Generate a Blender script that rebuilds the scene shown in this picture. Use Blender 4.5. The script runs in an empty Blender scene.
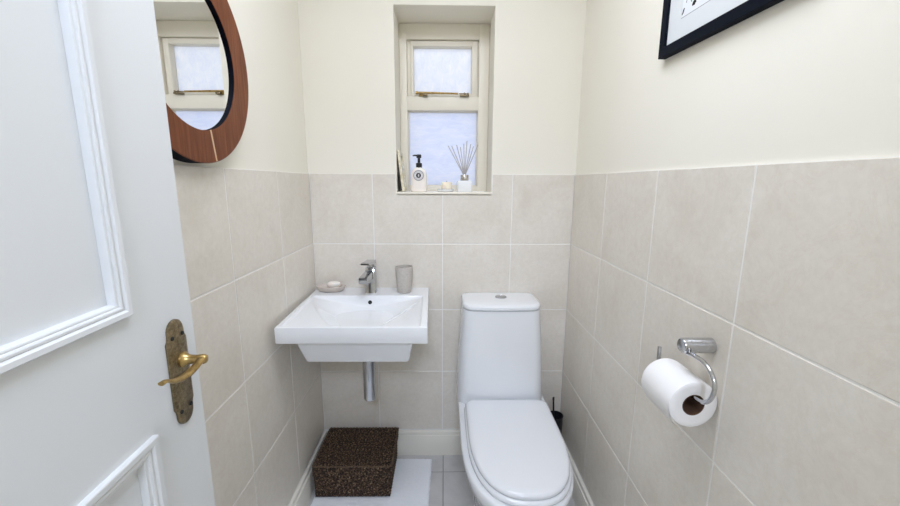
import bpy, bmesh, math, random
from mathutils import Vector, Matrix
random.seed(7)
SC = bpy.context.scene
COL = SC.collection
PI = math.pi
XR = 1.1765                      # room width (tile face to tile face)
ORG = {}                         # world origin of every object

# ------------------------------------------------------------------ materials
def mat(name, color, rough=.5, metal=0., spec=.5, coat=0., sub=0., trans=0., ior=1.45):
    m = bpy.data.materials.new(name); m.use_nodes = True
    b = m.node_tree.nodes['Principled BSDF']
    b.inputs['Base Color'].default_value = (*color, 1)
    b.inputs['Roughness'].default_value = rough
    b.inputs['Metallic'].default_value = metal
    b.inputs['Specular IOR Level'].default_value = spec
    b.inputs['Coat Weight'].default_value = coat
    b.inputs['Coat Roughness'].default_value = .08
    b.inputs['Transmission Weight'].default_value = trans
    b.inputs['IOR'].default_value = ior
    if sub:
        b.inputs['Subsurface Weight'].default_value = sub
        b.inputs['Subsurface Scale'].default_value = .01
    return m

def nodes(m): return m.node_tree.nodes, m.node_tree.links, m.node_tree.nodes['Principled BSDF']

def coords(m, scale=(1, 1, 1), rot=(0, 0, 0), kind='Object'):
    n, l, b = nodes(m)
    t = n.new('ShaderNodeTexCoord'); mp = n.new('ShaderNodeMapping')
    mp.inputs['Scale'].default_value = scale; mp.inputs['Rotation'].default_value = rot
    l.new(t.outputs[kind], mp.inputs['Vector'])
    return mp.outputs['Vector']

def noise(m, vec, scale, detail=4, rough=.6, dist=0.):
    n, l, b = nodes(m)
    t = n.new('ShaderNodeTexNoise'); t.inputs['Scale'].default_value = scale
    t.inputs['Detail'].default_value = detail; t.inputs['Roughness'].default_value = rough
    t.inputs['Distortion'].default_value = dist
    l.new(vec, t.inputs['Vector']); return t.outputs['Fac']

def ramp(m, fac, stops):
    n, l, b = nodes(m)
    r = n.new('ShaderNodeValToRGB')
    while len(r.color_ramp.elements) < len(stops): r.color_ramp.elements.new(.5)
    for e, (p, c) in zip(r.color_ramp.elements, stops): e.position = p; e.color = (*c, 1)
    l.new(fac, r.inputs['Fac']); return r.outputs['Color']

def mix(m, a, b_, fac, mode='MIX'):
    n, l, b = nodes(m)
    x = n.new('ShaderNodeMix'); x.data_type = 'RGBA'; x.blend_type = mode
    if isinstance(fac, float): x.inputs['Factor'].default_value = fac
    else: l.new(fac, x.inputs['Factor'])
    for s, i in ((a, 6), (b_, 7)):
        if isinstance(s, tuple): x.inputs[i].default_value = (*s, 1)
        else: l.new(s, x.inputs[i])
    return x.outputs[2]

def bump(m, h, strength=.2, dist=.002, prev=None):
    n, l, b = nodes(m)
    k = n.new('ShaderNodeBump'); k.inputs['Strength'].default_value = strength
    k.inputs['Distance'].default_value = dist
    l.new(h, k.inputs['Height'])
    if prev: l.new(prev, k.inputs['Normal'])
    l.new(k.outputs['Normal'], b.inputs['Normal']); return k.outputs['Normal']

def base(m, c):
    n, l, b = nodes(m); l.new(c, b.inputs['Base Color'])

# plaster, cream emulsion
plaster = mat('cream_paint', (.80, .775, .715), .75, spec=.25)
v = coords(plaster); h = noise(plaster, v, 60, 5); bump(plaster, h, .06, .002)
base(plaster, ramp(plaster, noise(plaster, v, 2.2, 3), [(.3, (.81, .777, .685)), (.7, (.825, .792, .70))]))
ceil_paint = mat('white_ceiling_paint', (.85, .84, .81), .8, spec=.2)

# beige stone-look ceramic tile
tile = mat('beige_stone_tile', (.6, .56, .5), .33, spec=.45)
n, l, b = nodes(tile)
v = coords(tile)
big = noise(tile, v, 5.5, 6, .62, .6)
fine = noise(tile, v, 55, 5, .7, .3)
c1 = ramp(tile, big, [(.28, (.70, .65, .57)), (.5, (.755, .71, .637)), (.75, (.795, .755, .69))])
vein = noise(tile, v, 9, 7, .72, 1.4)
vm = ramp(tile, vein, [(.47, (0, 0, 0)), (.5, (1, 1, 1)), (.53, (0, 0, 0))])
bw = n.new('ShaderNodeRGBToBW'); l.new(vm, bw.inputs['Color'])
mv = n.new('ShaderNodeMath'); mv.operation = 'MULTIPLY'; mv.inputs[1].default_value = .22
l.new(bw.outputs['Val'], mv.inputs[0])
c2 = mix(tile, c1, (.67, .59, .475), mv.outputs[0])
c3 = mix(tile, c2, ramp(tile, fine, [(.3, (.86, .85, .84)), (.65, (1, 1, 1))]), .5, 'MULTIPLY')
geo = n.new('ShaderNodeNewGeometry')
rt = ramp(tile, geo.outputs['Random Per Island'], [(0, (.965, .96, .95)), (1, (1., 1., 1.))])
base(tile, mix(tile, c3, rt, 1., 'MULTIPLY'))
bump(tile, fine, .08, .001, bump(tile, big, .12, .003))
grout = mat('pale_grout', (.84, .825, .79), .8, spec=.2)
bump(grout, noise(grout, coords(grout), 300, 3), .2, .001)

floor_tile = mat('grey_floor_tile', (.55, .54, .53), .35)
v = coords(floor_tile)
base(floor_tile, ramp(floor_tile, noise(floor_tile, v, 7, 6, .65, .5), [(.3, (.50, .49, .48)), (.7, (.62, .61, .60))]))
floor_grout = mat('dark_floor_grout', (.30, .29, .28), .85, spec=.2)

white_gloss = mat('white_gloss_paint', (.70, .715, .72), .32, spec=.45)
v = coords(white_gloss); bump(white_gloss, noise(white_gloss, v, 26, 4, .6), .05, .004)
cream_gloss = mat('cream_gloss_paint', (.84, .795, .69), .4, spec=.45)
bump(cream_gloss, noise(cream_gloss, coords(cream_gloss), 40, 4), .06, .003)
skirt_paint = mat('off_white_skirting_paint', (.79, .76, .68), .4, spec=.45)

ceramic = mat('white_vitreous_ceramic', (.79, .805, .82), .09, spec=.55, coat=.4)
seat_plastic = mat('white_seat_plastic', (.76, .775, .795), .14, spec=.5, coat=.2)
chrome = mat('polished_chrome', (.56, .57, .59), .08, 1.)
chrome_dark = mat('brushed_chrome', (.55, .56, .58), .2, 1.)
black_hole = mat('dark_void', (.01, .01, .01), .6)
black_plastic = mat('black_plastic', (.012, .012, .014), .3)
black_frame = mat('black_stained_wood', (.006, .008, .014), .55, spec=.04)
brass = mat('aged_brass', (.52, .35, .12), .3, 1.)
v = coords(brass)
base(brass, ramp(brass, noise(brass, v, 70, 5, .7), [(.3, (.24, .16, .06)), (.6, (.50, .35, .14)), (.85, (.66, .49, .24))]))
old_brass = mat('tarnished_brass_plate', (.3, .22, .1), .38, 1.)
v = coords(old_brass)
base(old_brass, ramp(old_brass, noise(old_brass, v, 130, 6, .75), [(.3, (.12, .095, .06)), (.5, (.26, .205, .125)), (.72, (.42, .35, .23))]))
bump(old_brass, noise(old_brass, v, 160, 4), .25, .001)

wood = mat('reddish_mahogany', (.25, .08, .03), .45, spec=.25)
v = coords(wood, (6, 40, 2.2), (.5, 0, 0))
g = noise(wood, v, 3., 8, .7, .8)
base(wood, ramp(wood, g, [(.25, (.075, .021, .008)), (.5, (.16, .047, .016)), (.75, (.25, .085, .032))]))
bump(wood, g, .1, .001)
seam_wood = mat('pale_wood_joint', (.62, .43, .26), .5)
mirror_m = mat('mirror_silver', (.93, .94, .94), .0, 1.)
mat_board = mat('white_mat_board', (.67, .69, .70), .8, spec=.2)
paper = mat('white_print_paper', (.74, .76, .78), .7, spec=.2)
edge_grey = mat('grey_plate_line', (.25, .25, .26), .8)
ink = mat('black_ink', (.012, .012, .012), .7)

stone = mat('grey_beige_resin', (.42, .385, .345), .55)
base(stone, ramp(stone, noise(stone, coords(stone), 120, 4), [(.3, (.45, .415, .37)), (.7, (.54, .505, .46))]))
soap_m = mat('cream_soap', (.85, .80, .73), .45, sub=.2)
dish_m = mat('taupe_dish_ceramic', (.55, .485, .43), .5)
paper_roll = mat('toilet_tissue', (.88, .87, .86), .95, spec=.1)
v = coords(paper_roll); bump(paper_roll, noise(paper_roll, v, 220, 3), .25, .001)
card = mat('brown_cardboard_core', (.13, .075, .05), .9, spec=.1)

basket_m = mat('dark_woven_seagrass', (.05, .03, .02), .7, spec=.3)
v = coords(basket_m)
f1 = noise(basket_m, v, 135, 4, .8)
f2 = noise(basket_m, v, 60, 3, .7)
cc = ramp(basket_m, f1, [(.36, (.006, .004, .003)), (.47, (.026, .014, .008)), (.55, (.11, .064, .038)), (.63, (.44, .31, .20))])
base(basket_m, mix(basket_m, cc, ramp(basket_m, f2, [(.3, (.5, .5, .5)), (.7, (1., 1., 1.))]), 1., 'MULTIPLY'))
bump(basket_m, f1, .8, .004)
rim_straw = mat('straw_rim', (.10, .062, .036), .7)
base(rim_straw, ramp(rim_straw, noise(rim_straw, coords(rim_straw), 160, 3), [(.35, (.035, .02, .012)), (.7, (.19, .125, .075))]))
bump(rim_straw, noise(rim_straw, coords(rim_straw), 160, 3), .7, .004)
towel = mat('white_cotton_pile', (.90, .92, .95), .95, spec=.1)
v = coords(towel); bump(towel, noise(towel, v, 260, 4, .8), .35, .004)

bottle_m = mat('milky_pink_bottle', (.87, .815, .755), .25, sub=.1)
label_grey = mat('grey_label_ring', (.36, .35, .37), .6)
label_pale = mat('pale_label_band', (.75, .73, .72), .6)
label_dark = mat('dark_label_centre', (.03, .03, .045), .5)
wax = mat('cream_wax', (.88, .82, .66), .5, sub=.3)
glass_m = mat('pale_cloudy_glass', (.93, .94, .95), .15, trans=.15, ior=1.3)
liquid_m = mat('pale_reed_oil', (.93, .94, .95), .2, trans=.3, ior=1.33)
reed_m = mat('pale_reed', (.50, .47, .46), .8)
silver = mat('satin_silver_collar', (.62, .60, .57), .25, 1.)
plaque_m = mat('cream_gilt_frame', (.70, .64, .47), .5)
base(plaque_m, ramp(plaque_m, noise(plaque_m, coords(plaque_m), 70, 4), [(.35, (.62, .54, .36)), (.6, (.82, .77, .62))]))
dark_card = mat('dark_backing_card', (.035, .028, .022), .8)
stone_green = mat('green_glass_pebble', (.40, .54, .50), .1, trans=.5)

def frosted(name, scale, tint, streak):
    """obscured glass: scatters the daylight that falls on its outer side"""
    m = bpy.data.materials.new(name); m.use_nodes = True
    n, l = m.node_tree.nodes, m.node_tree.links; n.remove(n['Principled BSDF'])
    out = n['Material Output']
    t = n.new('ShaderNodeTexCoord'); mp = n.new('ShaderNodeMapping'); mp.inputs['Scale'].default_value = streak
    l.new(t.outputs['Object'], mp.inputs['Vector'])
    no = n.new('ShaderNodeTexNoise'); no.inputs['Scale'].default_value = scale; no.inputs['Detail'].default_value = 5
    no.inputs['Roughness'].default_value = .65; no.inputs['Distortion'].default_value = 1.
    l.new(mp.outputs['Vector'], no.inputs['Vector'])
    r = n.new('ShaderNodeValToRGB')
    r.color_ramp.elements[0].position = .3; r.color_ramp.elements[0].color = (tint[0]*.87, tint[1]*.90, tint[2]*.97, 1)
    r.color_ramp.elements[1].position = .7; r.color_ramp.elements[1].color = (*tint, 1)
    l.new(no.outputs['Fac'], r.inputs['Fac'])
    tr = n.new('ShaderNodeBsdfTranslucent'); l.new(r.outputs['Color'], tr.inputs['Color'])
    gl = n.new('ShaderNodeBsdfGlossy'); gl.inputs['Roughness'].default_value = .12
    bp = n.new('ShaderNodeBump'); bp.inputs['Strength'].default_value = .5; bp.inputs['Distance'].default_value = .003
    l.new(no.outputs['Fac'], bp.inputs['Height']); l.new(bp.outputs['Normal'], gl.inputs['Normal'])
    fr = n.new('ShaderNodeFresnel'); fr.inputs['IOR'].default_value = 1.3
    mx = n.new('ShaderNodeMixShader'); l.new(fr.outputs['Fac'], mx.inputs['Fac'])
    l.new(tr.outputs['BSDF'], mx.inputs[1]); l.new(gl.outputs['BSDF'], mx.inputs[2])
    l.new(mx.outputs['Shader'], out.inputs['Surface'])
    return m
pane_top = frosted('rippled_obscure_glass', 42, (1., 1., 1.), (1, 1, .55))
pane_low = frosted('reeded_obscure_glass', 26, (.93, .945, 1.), (.5, 1, 1.6))

# ------------------------------------------------------------------ mesh tools
def new(): return bmesh.new()

def box(bm, x0, x1, y0, y1, z0, z1, bev=0., seg=2, mi=0, f=None):
    vs = [bm.verts.new(p) for p in ((x0,y0,z0),(x1,y0,z0),(x1,y1,z0),(x0,y1,z0),(x0,y0,z1),(x1,y0,z1),(x1,y1,z1),(x0,y1,z1))]
    fs = [bm.faces.new([vs[i] for i in q]) for q in ((3,2,1,0),(4,5,6,7),(0,1,5,4),(1,2,6,5),(2,3,7,6),(3,0,4,7))]
    for q in fs: q.material_index = mi
    if f:
        for w in vs: w.co = f(w.co)
    if bev:
        es = list({e for q in fs for e in q.edges})
        r = bmesh.ops.bevel(bm, geom=es, offset=bev, segments=seg, profile=.5, affect='EDGES', clamp_overlap=True)
        for q in r['faces']: q.material_index = mi

def loft(bm, rings, cap0=True, cap1=True, closed=True, mi=0):
    R = [[bm.verts.new(p) for p in r] for r in rings]
    k = len(R[0])
    for a, b_ in zip(R, R[1:]):
        for i in range(k if closed else k - 1):
            j = (i + 1) % k
            bm.faces.new((a[i], a[j], b_[j], b_[i])).material_index = mi
    if cap0: bm.faces.new(list(reversed(R[0]))).material_index = mi
    if cap1: bm.faces.new(R[-1]).material_index = mi
    return R

def lathe(bm, prof, c, axis='z', seg=32, cap0=True, cap1=True, mi=0, sx=1., sy=1.):
    c = Vector(c)
    rings = []
    for r, t in prof:
        ring = []
        for i in range(seg):
            a = 2*PI*i/seg; p, q = r*math.cos(a)*sx, r*math.sin(a)*sy
            ring.append(c + {'z': Vector((p, q, t)), 'x': Vector((t, p, q)), 'y': Vector((q, t, p))}[axis])
        rings.append(ring)
    return loft(bm, rings, cap0, cap1, mi=mi)

def tube(bm, pts, r, seg=10, cap=True, mi=0, flat=1.):
    pts = [Vector(p) for p in pts]
    rr = r if isinstance(r, (list, tuple)) else [r]*len(pts)
    rings = []; up = None
    for i, p in enumerate(pts):
        t = (pts[min(i+1, len(pts)-1)] - pts[max(i-1, 0)]).normalized()
        if up is None:
            up = Vector((0, 0, 1)) if abs(t.z) < .9 else Vector((0, 1, 0))
        s = t.cross(up).normalized(); up = s.cross(t).normalized()
        rings.append([p + s*math.cos(2*PI*k/seg)*rr[i] + up*math.sin(2*PI*k/seg)*rr[i]*flat for k in range(seg)])
    loft(bm, rings, cap, cap, mi=mi)

def spline(pts, n=8):
    P = [Vector(p) for p in pts]; out = []
    for i in range(len(P)-1):
        a, b_, c, d = P[max(i-1, 0)], P[i], P[i+1], P[min(i+2, len(P)-1)]
        for k in range(n):
            t = k/n
            out.append(.5*((2*b_) + (c-a)*t + (2*a-5*b_+4*c-d)*t*t + (-a+3*b_-3*c+d)*t**3))
    out.append(P[-1]); return out

def rrect(cx, cy, hx, hy, r, z, n=6, bow=0.):
    """rounded rectangle ring (front is -y); bow pushes the front outwards"""
    out = []
    rr = r if isinstance(r, tuple) else (r, r)          # (back, front)
    for (sx, sy, a0) in ((1, 1, 0), (-1, 1, 90), (-1, -1, 180), (1, -1, 270)):
        q = rr[0] if sy > 0 else rr[1]
        for k in range(n+1):
            a = math.radians(a0 + 90*k/n)
            out.append(Vector((cx + sx*(hx-q) + q*math.cos(a), cy + sy*(hy-q) + q*math.sin(a), z)))
        if sx == -1 and sy == -1 and bow:
            for k in range(1, 8):
                out.append(Vector((cx - (hx-q) + 2*(hx-q)*k/8, cy - hy, z)))
    if bow:
        for p in out:
            if p.y < cy: p.y -= bow*(1 - ((p.x-cx)/hx)**2)*min(1, (cy-p.y)/hy)
    return out

def ob(name, bm, m, parent=None, sharp=35, origin=None, smooth=True):
    bmesh.ops.recalc_face_normals(bm, faces=bm.faces)
    me = bpy.data.meshes.new(name); bm.to_mesh(me); bm.free()
    for x in (m if isinstance(m, (list, tuple)) else [m]): me.materials.append(x)
    if smooth:
        me.shade_smooth(); me.set_sharp_from_angle(angle=math.radians(sharp))
    xs = [v_.co for v_ in me.vertices]
    lo = Vector([min(p[i] for p in xs) for i in range(3)]); hi = Vector([max(p[i] for p in xs) for i in range(3)])
    o = origin or Vector(((lo.x+hi.x)/2, (lo.y+hi.y)/2, lo.z if parent is None else (lo.z+hi.z)/2))
    o = Vector(o)
    me.transform(Matrix.Translation(-o))
    x = bpy.data.objects.new(name, me); COL.objects.link(x)
    if parent: x.parent = parent; x.location = o - ORG[parent.name]
    else: x.location = o
    ORG[x.name] = o
    return x

def tag(o, label=None, cat=None, group=None, kind=None):
    for k, val in (('label', label), ('category', cat), ('group', group), ('kind', kind)):
        if val: o[k] = val
    return o

def thing(name, loc, label, cat, group=None, kind=None):
    o = bpy.data.objects.new(name, None); COL.objects.link(o)
    o.empty_display_size = .05
    o.location = loc; ORG[o.name] = Vector(loc)
    return tag(o, label, cat, group, kind)

def struct(name, bm, m, label=None, cat=None, **k):
    return tag(ob(name, bm, m, **k), label, cat, kind='structure')

# ------------------------------------------------------------------ room shell
ZT, TH = 1.389, .31367           # top of the tiling, tile height
ROWS = [ZT - i*TH for i in range(5)]
H = 2.42
YN = -1.80                       # near wall
WX0, WX1, WZ0, WZ1, WY = .384, .806, 1.300, 2.070, .19

def offset_poly(P, d):
    out = []; k = len(P)
    for i in range(k):
        a, b_, c = Vector(P[i-1]), Vector(P[i]), Vector(P[(i+1) % k])
        e1 = (b_-a).normalized(); e2 = (c-b_).normalized()
        n1 = Vector((-e1.y, e1.x)); n2 = Vector((-e2.y, e2.x))
        out.append(b_ + (n1 + n2)*d if abs(e1.dot(e2)) < .5 else b_ + n1*d)
    return out

def tile_poly(bm, P, put, mi=0):
    """one tile: CCW polygon in wall coordinates; put(u, w, depth) -> point"""
    g = .0021
    a = offset_poly(P, g); b_ = offset_poly(P, g + .0011)
    A0 = [bm.verts.new(put(p.x, p.y, .0045)) for p in a]
    A = [bm.verts.new(put(p.x, p.y, .0008)) for p in a]
    B = [bm.verts.new(put(p.x, p.y, 0.)) for p in b_]
    k = len(P)
    for q, w in ((A0, A), (A, B)):
        for i in range(k):
            bm.faces.new((q[i], q[(i+1) % k], w[(i+1) % k], w[i])).material_index = mi
    bm.faces.new(B).material_index = mi

def rect(u0, u1, w0, w1): return [(u0, w0), (u1, w0), (u1, w1), (u0, w1)]

# back wall: plaster with window opening + tiles
bm = new()
for (x0, x1, z0, z1) in ((-.14, WX0, -.05, H), (WX1, XR+.14, -.05, H), (WX0, WX1, -.05, WZ0-.001), (WX0, WX1, WZ1, H)):
    box(bm, x0, x1, .006, .32, z0, z1, mi=0)
for (x0, x1, z0, z1) in ((0, WX0-.003, .02, ZT-.001), (WX1+.003, XR, .02, ZT-.001), (WX0-.003, WX1+.003, .02, WZ0-.003)):
    box(bm, x0, x1, .0012, .006, z0, z1, mi=2)
put = lambda u, w, d: (u, d, w)
xs = [0, .277, .589, .901, XR]
hx0, hx1, hz = WX0-.003, WX1+.003, WZ0-.001
for r in range(4):
    for x0, x1 in zip(xs, xs[1:]):
        z1, z0 = ROWS[r], ROWS[r+1]
        if r == 0 and x0 == .277: P = [(x0, z0), (x1, z0), (x1, hz), (hx0, hz), (hx0, z1), (x0, z1)]
        elif r == 0 and x0 == .589: P = [(x0, z0), (x1, z0), (x1, z1), (hx1, z1), (hx1, hz), (x0, hz)]
        else: P = rect(x0, x1, z0, z1)
        tile_poly(bm, P, put, 1)
struct('wall_back', bm, [plaster, tile, grout], smooth=False, origin=(0, 0, 0))

def side_wall(name, x, s, ys, sealed):
    bm = new()
    a, b_ = sorted((x - s*.006, x - s*.13))
    box(bm, a, b_, YN-.12, .006, -.05, H, mi=0)
    a, b_ = sorted((x - s*.0012, x - s*.006))
    box(bm, a, b_, YN, .0012, .02, ZT-.001, mi=2)
    for r in range(4):
        for y0, y1 in zip(ys, ys[1:]):
            P = rect(y0, y1, ROWS[r+1], ROWS[r])
            tile_poly(bm, P, lambda u, w, d: (x - s*d, u, w), 1)
    struct(name, bm, [plaster, tile, grout], smooth=False, origin=(x, 0, 0))
side_wall('wall_left', 0, 1, [YN, -1.6615, -1.3285, -.9955, -.6625, -.3295, 0], True)
side_wall('wall_right', XR, -1, [YN, -1.6745, -1.3415, -1.0085, -.6755, -.3425, 0], True)

# near wall with the doorway the camera stands in
DX0, DX1, DZ = .175, .945, 2.0
bm = new()
for (x0, x1, z0, z1) in ((-.006, DX0, 0, H), (DX1, XR+.006, 0, H), (DX0, DX1, DZ, H)):
    box(bm, x0, x1, YN-.12, YN, z0, z1)
struct('wall_near', bm, plaster, smooth=False)
bm = new(); box(bm, -.13, XR+.13, YN-.12, .32, H, H+.06); struct('ceiling', bm, ceil_paint, smooth=False)

# hallway outside the doorway, a plain painted shell
bm = new()
HY = -3.0
for (x0, x1, y0, y1, z0, z1) in ((-.33, -.21, HY, YN-.12, 0, H), (1.5, 1.62, HY, YN-.12, 0, H), (-.33, 1.62, HY-.12, HY, 0, H), (-.33, 1.62, HY-.12, YN-.12, H, H+.06),
                                 (-.33, 1.62, HY-.12, YN-.12, -.06, 0), (-.33, -.006, YN-.12, YN-.06, 0, H), (XR+.006, 1.62, YN-.12, YN-.06, 0, H)):
    box(bm, x0, x1, y0, y1, z0, z1)
struct('wall_hallway', bm, plaster, smooth=False)

# floor: slab with grout and tiles in one mesh
bm = new()
box(bm, -.13, XR+.13, YN-.12, .1, -.06, -.0012, mi=1)
fx = [-.007, .293, .593, .893, XR]; fy = [-1.92, -1.629, -1.329, -1.029, -.729, -.429, -.129, 0]
for x0, x1 in zip(fx, fx[1:]):
    for y0, y1 in zip(fy, fy[1:]):
        tile_poly(bm, rect(x0, x1, y0, y1), lambda u, w, d: (u, w, -d), 0)
struct('floor', bm, [floor_tile, floor_grout], smooth=False, origin=(0, 0, 0))

# skirting boards with a rounded, set-back top moulding
BB = .1295
def skirting(name, prof_pts):
    bm = new(); loft(bm, prof_pts, True, True); struct(name, bm, skirt_paint, sharp=30)
SP = [(0, 0), (.018, 0), (.018, .104), (.0165, .108), (.0125, .109), (.0115, .113), (.0125, .119), (.011, .125), (.006, .1285), (0, BB)]
skirting('baseboard_back', [[(x, -t, z) for t, z in SP] for x in (.0185, XR-.0185)])
skirting('baseboard_left', [[(t, y, z) for t, z in SP] for y in (YN, 0)])
skirting('baseboard_right', [[(XR-t, y, z) for t, z in SP] for y in (YN, 0)])

# window sill board
bm = new(); box(bm, WX0+.0005, WX1-.0005, -.006, WY+.002, 1.3, 1.309, .002)
tag(struct('trim_1', bm, cream_gloss), 'cream painted window sill board', 'window sill')

# ------------------------------------------------------------------ window
win = thing('window_1', (.595, WY, 1.309), 'small cream two-pane window in a deep recess', 'window', kind='structure')
FX0, FX1 = WX0+.0008, WX1-.0008
GX0, GX1 = .419, .757            # inner edges of the fixed frame
bm = new()
ZS = 1.3095
box(bm, FX0, GX0, WY, WY+.07, ZS, WZ1-.0005, .002)
box(bm, GX1, FX1, WY, WY+.07, ZS, WZ1-.0005, .002)
box(bm, GX0-.001, GX1+.001, WY, WY+.07, 2.003, WZ1-.0005, .002)
box(bm, GX0-.001, GX1+.001, WY, WY+.07, 1.690, 1.752, .002)
box(bm, GX0-.001, GX1+.001, WY, WY+.07, ZS, 1.334, .002)
# glazing rebate of the lower light
for (x0, x1, z0, z1) in ((GX0, GX0+.003, 1.334, 1.690), (GX1-.003, GX1, 1.334, 1.690), (GX0, GX1, 1.687, 1.690), (GX0, GX1, 1.334, 1.339)):
    box(bm, x0, x1, WY+.030, WY+.069, z0, z1, .001)
ob('window_frame', bm, cream_gloss, win)
bm = new(); box(bm, GX0+.001, GX1-.001, WY+.050, WY+.055, 1.335, 1.689); ob('glass_pane', bm, pane_low, win)
bm = new()
SX0, SX1, SZ0, SZ1 = .4355, .7515, 1.7525, 2.000
for (x0, x1, z0, z1) in ((GX0+.0005, SX0, 1.752, 2.003), (SX1, GX1-.0005, 1.752, 2.003)):
    box(bm, x0, x1, WY+.022, WY+.066, z0, z1, .001)          # stop beads
ob('stop_bead', bm, cream_gloss, win)
bm = new()
A = dict(y0=WY+.012, y1=WY+.068)
for (x0, x1, z0, z1) in ((SX0+.001, .4490, SZ0, SZ1), (.7245, SX1-.001, SZ0, SZ1), (.4490, .7245, 1.977, SZ1), (.4490, .7245, SZ0, 1.769)):
    box(bm, x0, x1, A['y0'], A['y1'], z0, z1, .002)
sash = ob('casement_sash', bm, cream_gloss, win)
bm = new(); box(bm, .446, .728, WY+.050, WY+.055, 1.766, 1.980); ob('glass_pane', bm, pane_top, sash)
# brass casement stay across the foot of the sash
bm = new()
tube(bm, [(.462, WY-.010, 1.766), (.56, WY-.011, 1.765), (.66, WY-.012, 1.763)], [.0055, .005, .004], 10, flat=1.)
lathe(bm, [(.002, -.004), (.0075, -.002), (.0075, .006), (.002, .009)], (.462, WY-.010, 1.766), 'x', 12)
box(bm, .475, .500, WY-.006, WY+.006, 1.752, 1.768, .002)
stay = ob('casement_stay', bm, brass, win)
bm = new()
box(bm, .492, .516, WY-.017, WY+.002, 1.752, 1.7615, .003)
lathe(bm, [(.004, 0), (.004, .010)], (.504, WY-.012, 1.757), 'z', 10)
box(bm, .668, .712, WY-.014, WY+.003, 1.752, 1.759, .002)
lathe(bm, [(.0035, 0), (.005, .004), (.004, .011)], (.690, WY-.008, 1.757), 'z', 10)
lathe(bm, [(.0035, 0), (.0055, .004), (.004, .011)], (.706, WY-.008, 1.757), 'z', 10)
box(bm, .664, .700, WY-.016, WY-.008, 1.760, 1.765, .002)
tag(ob('stay_catch', bm, old_brass, stay), 'dark brass peg plate')

# ------------------------------------------------------------------ door (open, at the left)
DD = Vector((-.0442, .99902, 0)); DN = Vector((.99902, .0442, 0)); D0 = Vector((.14, -1.064, 0))
def dp(s, off, z): return D0 - DD*s + DN*off + Vector((0, 0, z))
DW, DT, DH = .715, .040, 1.975
def dbox(bm, s0, s1, o0, o1, z0, z1, bev=0., mi=0):
    box(bm, s0, s1, o0, o1, z0, z1, bev, 1, mi, f=None)
def to_door(bm):
    for w in bm.verts: w.co = dp(w.co.x, w.co.y, w.co.z)
door = thing('door_1', dp(DW, -.02, 0), 'white panelled door standing open at the left', 'door', kind='structure')
UP = (.1405, DW-.115, 1.1645, 1.860)     # upper panel opening: s0, s1, z0, z1
LP = (.128, DW-.115, .230, .966)
bm = new()
dbox(bm, 0, UP[0]+.004, -DT, 0, .008, DH)
dbox(bm, UP[1]-.004, DW, -DT, 0, .008, DH)
for z0, z1 in ((.008, LP[2]+.004), (LP[3]-.004, UP[2]+.004), (UP[3]-.004, DH)):
    dbox(bm, UP[0]+.004, UP[1]-.004, -DT, 0, z0, z1)
dbox(bm, .1, DW-.1, -DT+.010, -.009, .1, DH-.05)
to_door(bm)
leaf = ob('door_leaf', bm, white_gloss, door, smooth=False)
def moulding(P, w, hgt):
    """mitred bolection moulding round a panel; profile from outer edge inwards"""
    s0, s1, z0, z1 = P
    k_ = w/.026
    prof = [(a*k_, h_*hgt) for a, h_ in ((.0005, -.05), (.0005, .86), (.002, 1.), (.0095, .92), (.0120, .66), (.0128, .46), (.0142, .60), (.0175, .62), (.0195, .50), (.0203, .26), (.0225, .30), (.0245, .22), (.026, -.30), (.026, -1.05))]
    bm = new()
    rings = []
    for (cs, cz, ds, dz) in ((s0, z0, 1, 1), (s1, z0, -1, 1), (s1, z1, -1, -1), (s0, z1, 1, -1)):
        rings.append([dp(cs + ds*t, h_, cz + dz*t) for t, h_ in prof])
    R = [[bm.verts.new(p) for p in r] for r in rings]
    for i in range(4):
        a, b_ = R[i], R[(i+1) % 4]
        for k in range(len(prof)-1): bm.faces.new((a[k], b_[k], b_[k+1], a[k+1]))
    return bm
ob('panel_moulding', moulding(UP, .0215, .0085), white_gloss, door, sharp=25)
ob('panel_moulding', moulding(LP, .029, .0085), white_gloss, door, sharp=25)

# brass lever handle on a long back plate
bm = new()
pc, pz = .0535, 1.031
half = []
hw, hh = .0245, .094
for k in range(0, 13):                      # top: rounded crown with stepped shoulders
    a = PI*k/12
    half.append((.0195*math.cos(a), hh - .0195 + .0195*math.sin(a)))
sh = [(.0195, hh-.030), (.0225, hh-.034), (hw, hh-.031), (hw, hh-.040)]
right = [(.0245, -hh+.040), (.0245, -hh+.031), (.0225, -hh+.034), (.0195, -hh+.030)]
bot = [(x, -z) for x, z in reversed(half)]
out = []
top = [(x, z) for x, z in half]             # from right (+) to left (-)
out += [(hw, -hh+.036), (hw, hh-.036), (.021, hh-.031), (.0195, hh-.024)] + top
out += [(-.0195, hh-.024), (-.021, hh-.031), (-hw, hh-.036), (-hw, -hh+.036), (-.021, -hh+.031), (-.0195, -hh+.024)]
out += bot + [(.0195, -hh+.024), (.021, -hh+.031)]
def ring_d(o, sc): return [dp(pc + x*sc, o, pz + z*(sc*.25+.75)) for x, z in out]
loft(bm, [ring_d(.0, 1), ring_d(.0035, 1), ring_d(.0055, .90)])
plate = ob('handle_plate', bm, old_brass, door, sharp=40)
def dlathe(bm, prof, s, z, seg=20):
    rings = [[dp(s + r*math.cos(2*PI*k/seg), t, z + r*math.sin(2*PI*k/seg)) for k in range(seg)] for r, t in prof]
    loft(bm, rings)
for ds, dz in ((-.012, .066), (.014, .066), (-.012, -.066), (.014, -.066)):
    bm = new(); dlathe(bm, [(.0036, .0054), (.0034, .0072), (.0015, .0080)], pc+ds, pz+dz, 10)
    tag(ob('screw', bm, black_hole, plate), 'dark screw head')
bm = new()
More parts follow.
